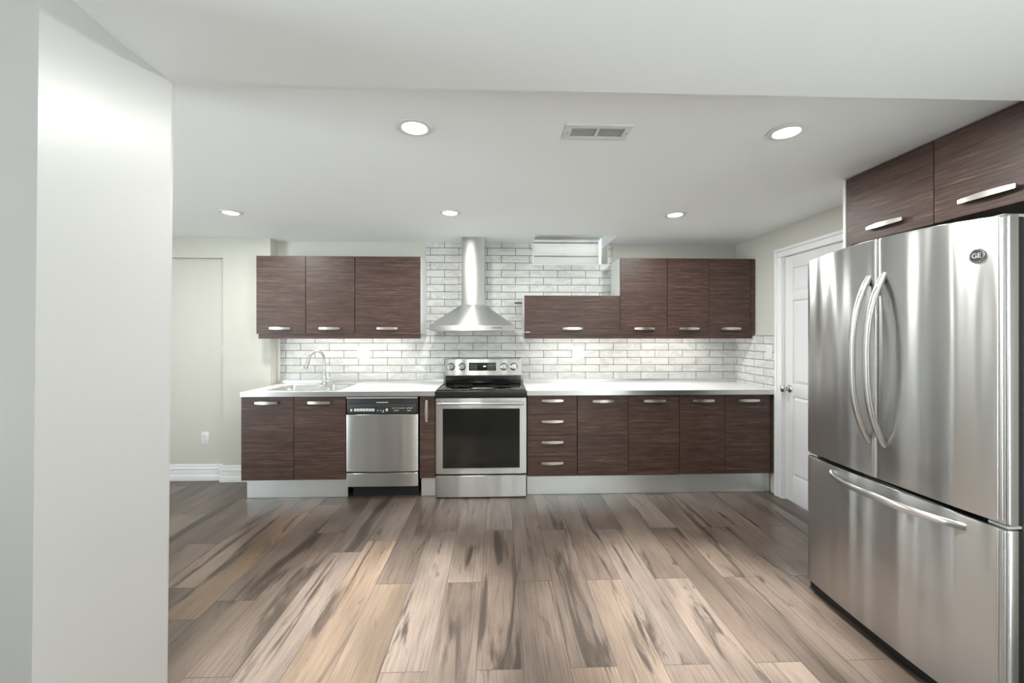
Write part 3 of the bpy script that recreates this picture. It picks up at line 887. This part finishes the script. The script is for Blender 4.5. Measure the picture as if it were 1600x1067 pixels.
pot(-.364, 1.834, CZ, 'large bright pot light nearest the camera, left of the ceiling vent', 1.2, pool=(620, 44, -.62, 2.02))
pot(1.290, 1.818, CZ, 'bright pot light right of the ceiling vent, near the refrigerator', 1.2, pool=(620, 44, .98, 2.02))
pot(-1.978, 3.15, CZ, 'leftmost pot light of the far row, above the sink side')
pot(-.355, 3.10, CZ, 'middle pot light of the far row, in front of the hood')
pot(1.335, 3.09, CZ, 'rightmost pot light of the far row, in front of the right cabinets')
# added pot lights, unseen behind and left of the camera, raise overall brightness
for x_, y_, z_ in ((-3.4, 2.4, CZ), (.4, -.8, BZ), (1.3, -.8, BZ), (.9, -2.2, BZ)):
    pot(x_, y_, z_, 'added fill pot light in the unseen part of the ceiling', 1.0, group='added fill pot lights')

vx0, vx1, vy0, vy1 = .296, .590, 1.783, 1.920
vt = thing('ceiling_vent', ((vx0 + vx1) / 2, (vy0 + vy1) / 2, CZ), 'white rectangular louvred air register in the kitchen ceiling', 'vent')
mb = MB(); z0, z1 = CZ - .006, CZ - .0003
mb.box(vx0, vx1, vy0, vy0 + .030, z0, z1, bev=.002); mb.box(vx0, vx1, vy1 - .030, vy1, z0, z1, bev=.002)
mb.box(vx0, vx0 + .030, vy0 + .028, vy1 - .028, z0, z1, bev=.002); mb.box(vx1 - .030, vx1, vy0 + .028, vy1 - .028, z0, z1, bev=.002)
xm = (vx0 + vx1) / 2; mb.box(xm - .006, xm + .006, vy0 + .028, vy1 - .028, z0, z1)
mb.build('frame', 'plate', vt)
mb = MB()
for a, b_ in ((vx0 + .030, xm - .006), (xm + .006, vx1 - .030)):
    n = 8
    for i in range(n):
        yy = vy0 + .030 + i * (vy1 - vy0 - .062) / (n - .3)
        mb.loops([[(a, yy + .006, z1 - .0008), (b_, yy + .006, z1 - .0008), (b_, yy + .0075, z1 - .0008), (a, yy + .0075, z1 - .0008)],
                  [(a, yy, z0 + .0005), (b_, yy, z0 + .0005), (b_, yy + .0015, z0 + .0005), (a, yy + .0015, z0 + .0005)]])
mb.build('louvres', 'plate', vt)
B(vx0 + .028, vx1 - .028, vy0 + .028, vy1 - .028, CZ - .0008, CZ - .0003).build('duct_opening', 'lgrey', vt)
mb = MB()
for x_ in (vx0 + .014, vx1 - .014): MB().lathe((x_, (vy0 + vy1) / 2, z0), (0, 0, -1), [(0, 0), (.004, 0), (.003, .001), (0, .0012)], 10).build('screw', 'dull_chrome', vt)

# ------------------------------------------------------------------ refrigerator
FX, FY0, FY1, FS = 1.675, 1.312, 2.198, 1.765
fr = thing('refrigerator', (2.0, (FY0 + FY1) / 2, 0), 'large stainless french-door refrigerator with bottom freezer drawer at right', 'refrigerator')
B(FX + .062, 2.385, FY0 + .008, FY1 - .008, .035, 1.765, bev=.004).build('case', 'case', fr)
B(FX + .014, 2.30, FY0 + .02, FY1 - .004, .010, .0545, bev=.003).build('base_grille', 'dark', fr)
mb = MB()
for y_ in (FY0 + .07, FY1 - .07): MB().lathe((FX + .09, y_, 0), (0, 0, 1), [(0, .0005), (.022, .0005), (.022, .02), (.012, .03), (0, .03)], 16).build('foot', 'dark', fr)
ymid, half = (FY0 + FY1) / 2, (FY1 - FY0) / 2
def bow(y): return FX - .018 * (1 - ((y - ymid) / half) ** 2)
def ztop(y): return 1.772 + .026 * (1 - ((y - ymid) / half) ** 2)
def fpanel(y0, y1, z0, z1f, depth=.040, n=24):
    """front panel facing -X, gently bowed, edges rounded"""
    m = MB(); rings = []
    for i in range(n + 1):
        t = i / n; y = y0 + (y1 - y0) * t
        e = min(t, 1 - t) * (y1 - y0)
        ins = .010 * max(0, 1 - e / .012) ** 2
        y = y0 + (y1 - y0) * (t if 0 < i < n else t)
        x = bow(y) + ins
        zt_ = z1f(y)
        rings.append([(x + .008, y, z0), (x + .002, y, z0 + .003), (x, y, z0 + .010), (x, y, zt_ - .010), (x + .002, y, zt_ - .003), (x + .008, y, zt_),
                      (FX + depth, y, zt_), (FX + depth, y, z0)])
    # dense ends for the rounded edges
    m.loops(rings); return m
def ring_at(y, ins, z0, zt_, depth): 
    x = bow(y) + ins
    return [(x + .008, y, z0), (x + .002, y, z0 + .003), (x, y, z0 + .010), (x, y, zt_ - .010), (x + .002, y, zt_ - .003), (x + .008, y, zt_), (FX + depth, y, zt_), (FX + depth, y, z0)]
def panel(y0, y1, z0, z1f, depth=.038):
    ts = [(0, .009), (.0015, .0045), (.004, .0015), (.008, 0)]
    ys_ = [(y0 + a, b_) for a, b_ in ts] + [(y0 + .008 + (y1 - y0 - .016) * i / 22, 0) for i in range(1, 22)] + [(y1 - a, b_) for a, b_ in reversed(ts)]
    m = MB(); m.loops([ring_at(y, ins, z0, z1f(y), depth) for y, ins in ys_]); return m
dl = panel(FS + .002, FY1, .745, ztop).build('door', 'fsteel', fr, label='left stainless door', smooth=40)
dn = panel(FY0, FS - .002, .745, ztop).build('door', 'fsteel', fr, label='right stainless door with round badge', smooth=40)
dz = panel(FY0, FY1, .056, lambda y: .729).build('freezer_drawer', 'fsteel', fr, smooth=40)
for d, a, b_, c_, e_ in ((dl, FS + .006, FY1 - .004, .748, 1.765), (dn, FY0 + .004, FS - .006, .748, 1.765), (dz, FY0 + .004, FY1 - .004, .060, .726)):
    B(FX + .038, FX + .060, a, b_, c_, e_).build('gasket', 'dark', d)
mb = MB()
for yy in (FY0 + .012, FY0 + .024):
    mb.tube([(bow(yy) - .001, yy, .76), (bow(yy) - .001, yy, 1.765)], .0022, 8)
mb.build('edge_bead', 'fsteel', dn)
mb = MB()
for yy in (FY0 + .012, FY0 + .024):
    mb.tube([(bow(yy) - .001, yy, .066), (bow(yy) - .001, yy, .72)], .0022, 8)
mb.build('edge_bead', 'fsteel', dz)
# handles
def vhandle(parent, y, z0, z1, proj=.078):
    pts_, rad_ = [], []
    n = 26
    for i in range(n + 1):
        t = -1 + 2 * i / n
        z = (z0 + z1) / 2 + t * (z1 - z0) / 2
        prof = (1 - abs(t) ** 2.6)
        pts_.append((bow(y) + .004 - (proj + .004) * prof, y, z)); rad_.append((.0155, .0110) if 0 < i < n else (.012, .008))
    m = MB(); m.tube(pts_, rad_, 16, up=(0, 1, 0)); return m.build('handle', 'steel', parent, smooth=60)
vhandle(dl, 1.806, .895, 1.635)
vhandle(dn, 1.733, .895, 1.640)
pts_, rad_ = [], []
for i in range(27):
    t = -1 + 2 * i / 26; y = 1.728 + t * .300
    pts_.append((bow(y) + .004 - .066 * (1 - abs(t) ** 3.2), y, .690)); rad_.append((.0155, .011) if 0 < i < 26 else (.012, .008))
m = MB(); m.tube(pts_, rad_, 16, up=(0, 0, 1)); m.build('handle', 'steel', dz, smooth=60)
# badge
by, bz_ = 1.394, 1.650; bx = bow(by)
mb = MB(); mb.lathe((bx + .001, by, bz_), (-1, 0, 0), [(0, 0), (.025, 0), (.025, .003), (.023, .005), (.0205, .005), (.0195, .003), (0, .003)], 40)
bd = mb.build('badge', 'chrome', dn)
mb = MB(); mb.lathe((bx - .0021, by, bz_), (-1, 0, 0), [(0, 0), (.0190, 0), (.0190, .0006), (0, .0006)], 40)
mb.build('badge_disc', 'case', bd)
R = Matrix(((0, 0, -1, bx - .0030), (-1, 0, 0, by), (0, 1, 0, bz_), (0, 0, 0, 1)))
text_mesh('GE', .024, R, 'badge_letters', 'plate', bd, extrude=.0005)
# hinge covers
for y_ in (FY0 + .055, FY1 - .055):
    mb = MB(); mb.box(FX + .030, FX + .13, y_ - .022, y_ + .022, 1.766, 1.784, bev=.004)
    mb.build('hinge_cover', 'grey', fr)
for y_, s_ in ((FY0, 1), (FY1, -1)):
    mb = MB(); mb.box(FX + .006, FX + .055, y_ + s_ * .004, y_ + s_ * .060, .732, .742, bev=.002)
    mb.build('hinge_plate', 'grey', fr)

# cabinet over the refrigerator
OX, OZ0, OZ1 = 2.03, 1.893, CZ - .002
oc = thing('wall_cabinet', (2.2, 1.87, OZ0), 'dark wood two-door cabinet hung above the refrigerator up to the ceiling', 'cabinet')
B(OX + DT + .001, XR - .001, 1.415, 2.365, OZ0 + .002, OZ1).build('body', 'wenge', oc)
for a, b_, hy_ in ((1.873, 2.325, 2.105), (1.420, 1.870, 1.650)):
    d = B(OX, OX + DT, a, b_, OZ0, OZ1 - .003, bev=.0012, seg=1).build('door', 'wenge', oc)
    handle(d, (OX, hy_, 1.955), (0, 1, 0), length=.205, out=(-1, 0, 0))
B(OX + .004, OX + DT, 2.328, 2.364, 1.80, OZ1 - .003, bev=.001, seg=1).build('filler_panel', 'wenge', oc)
B(OX + .002, XR - .001, 2.366, 2.384, 1.80, OZ1 - .003).build('side_panel', 'white', oc, label='white side panel')
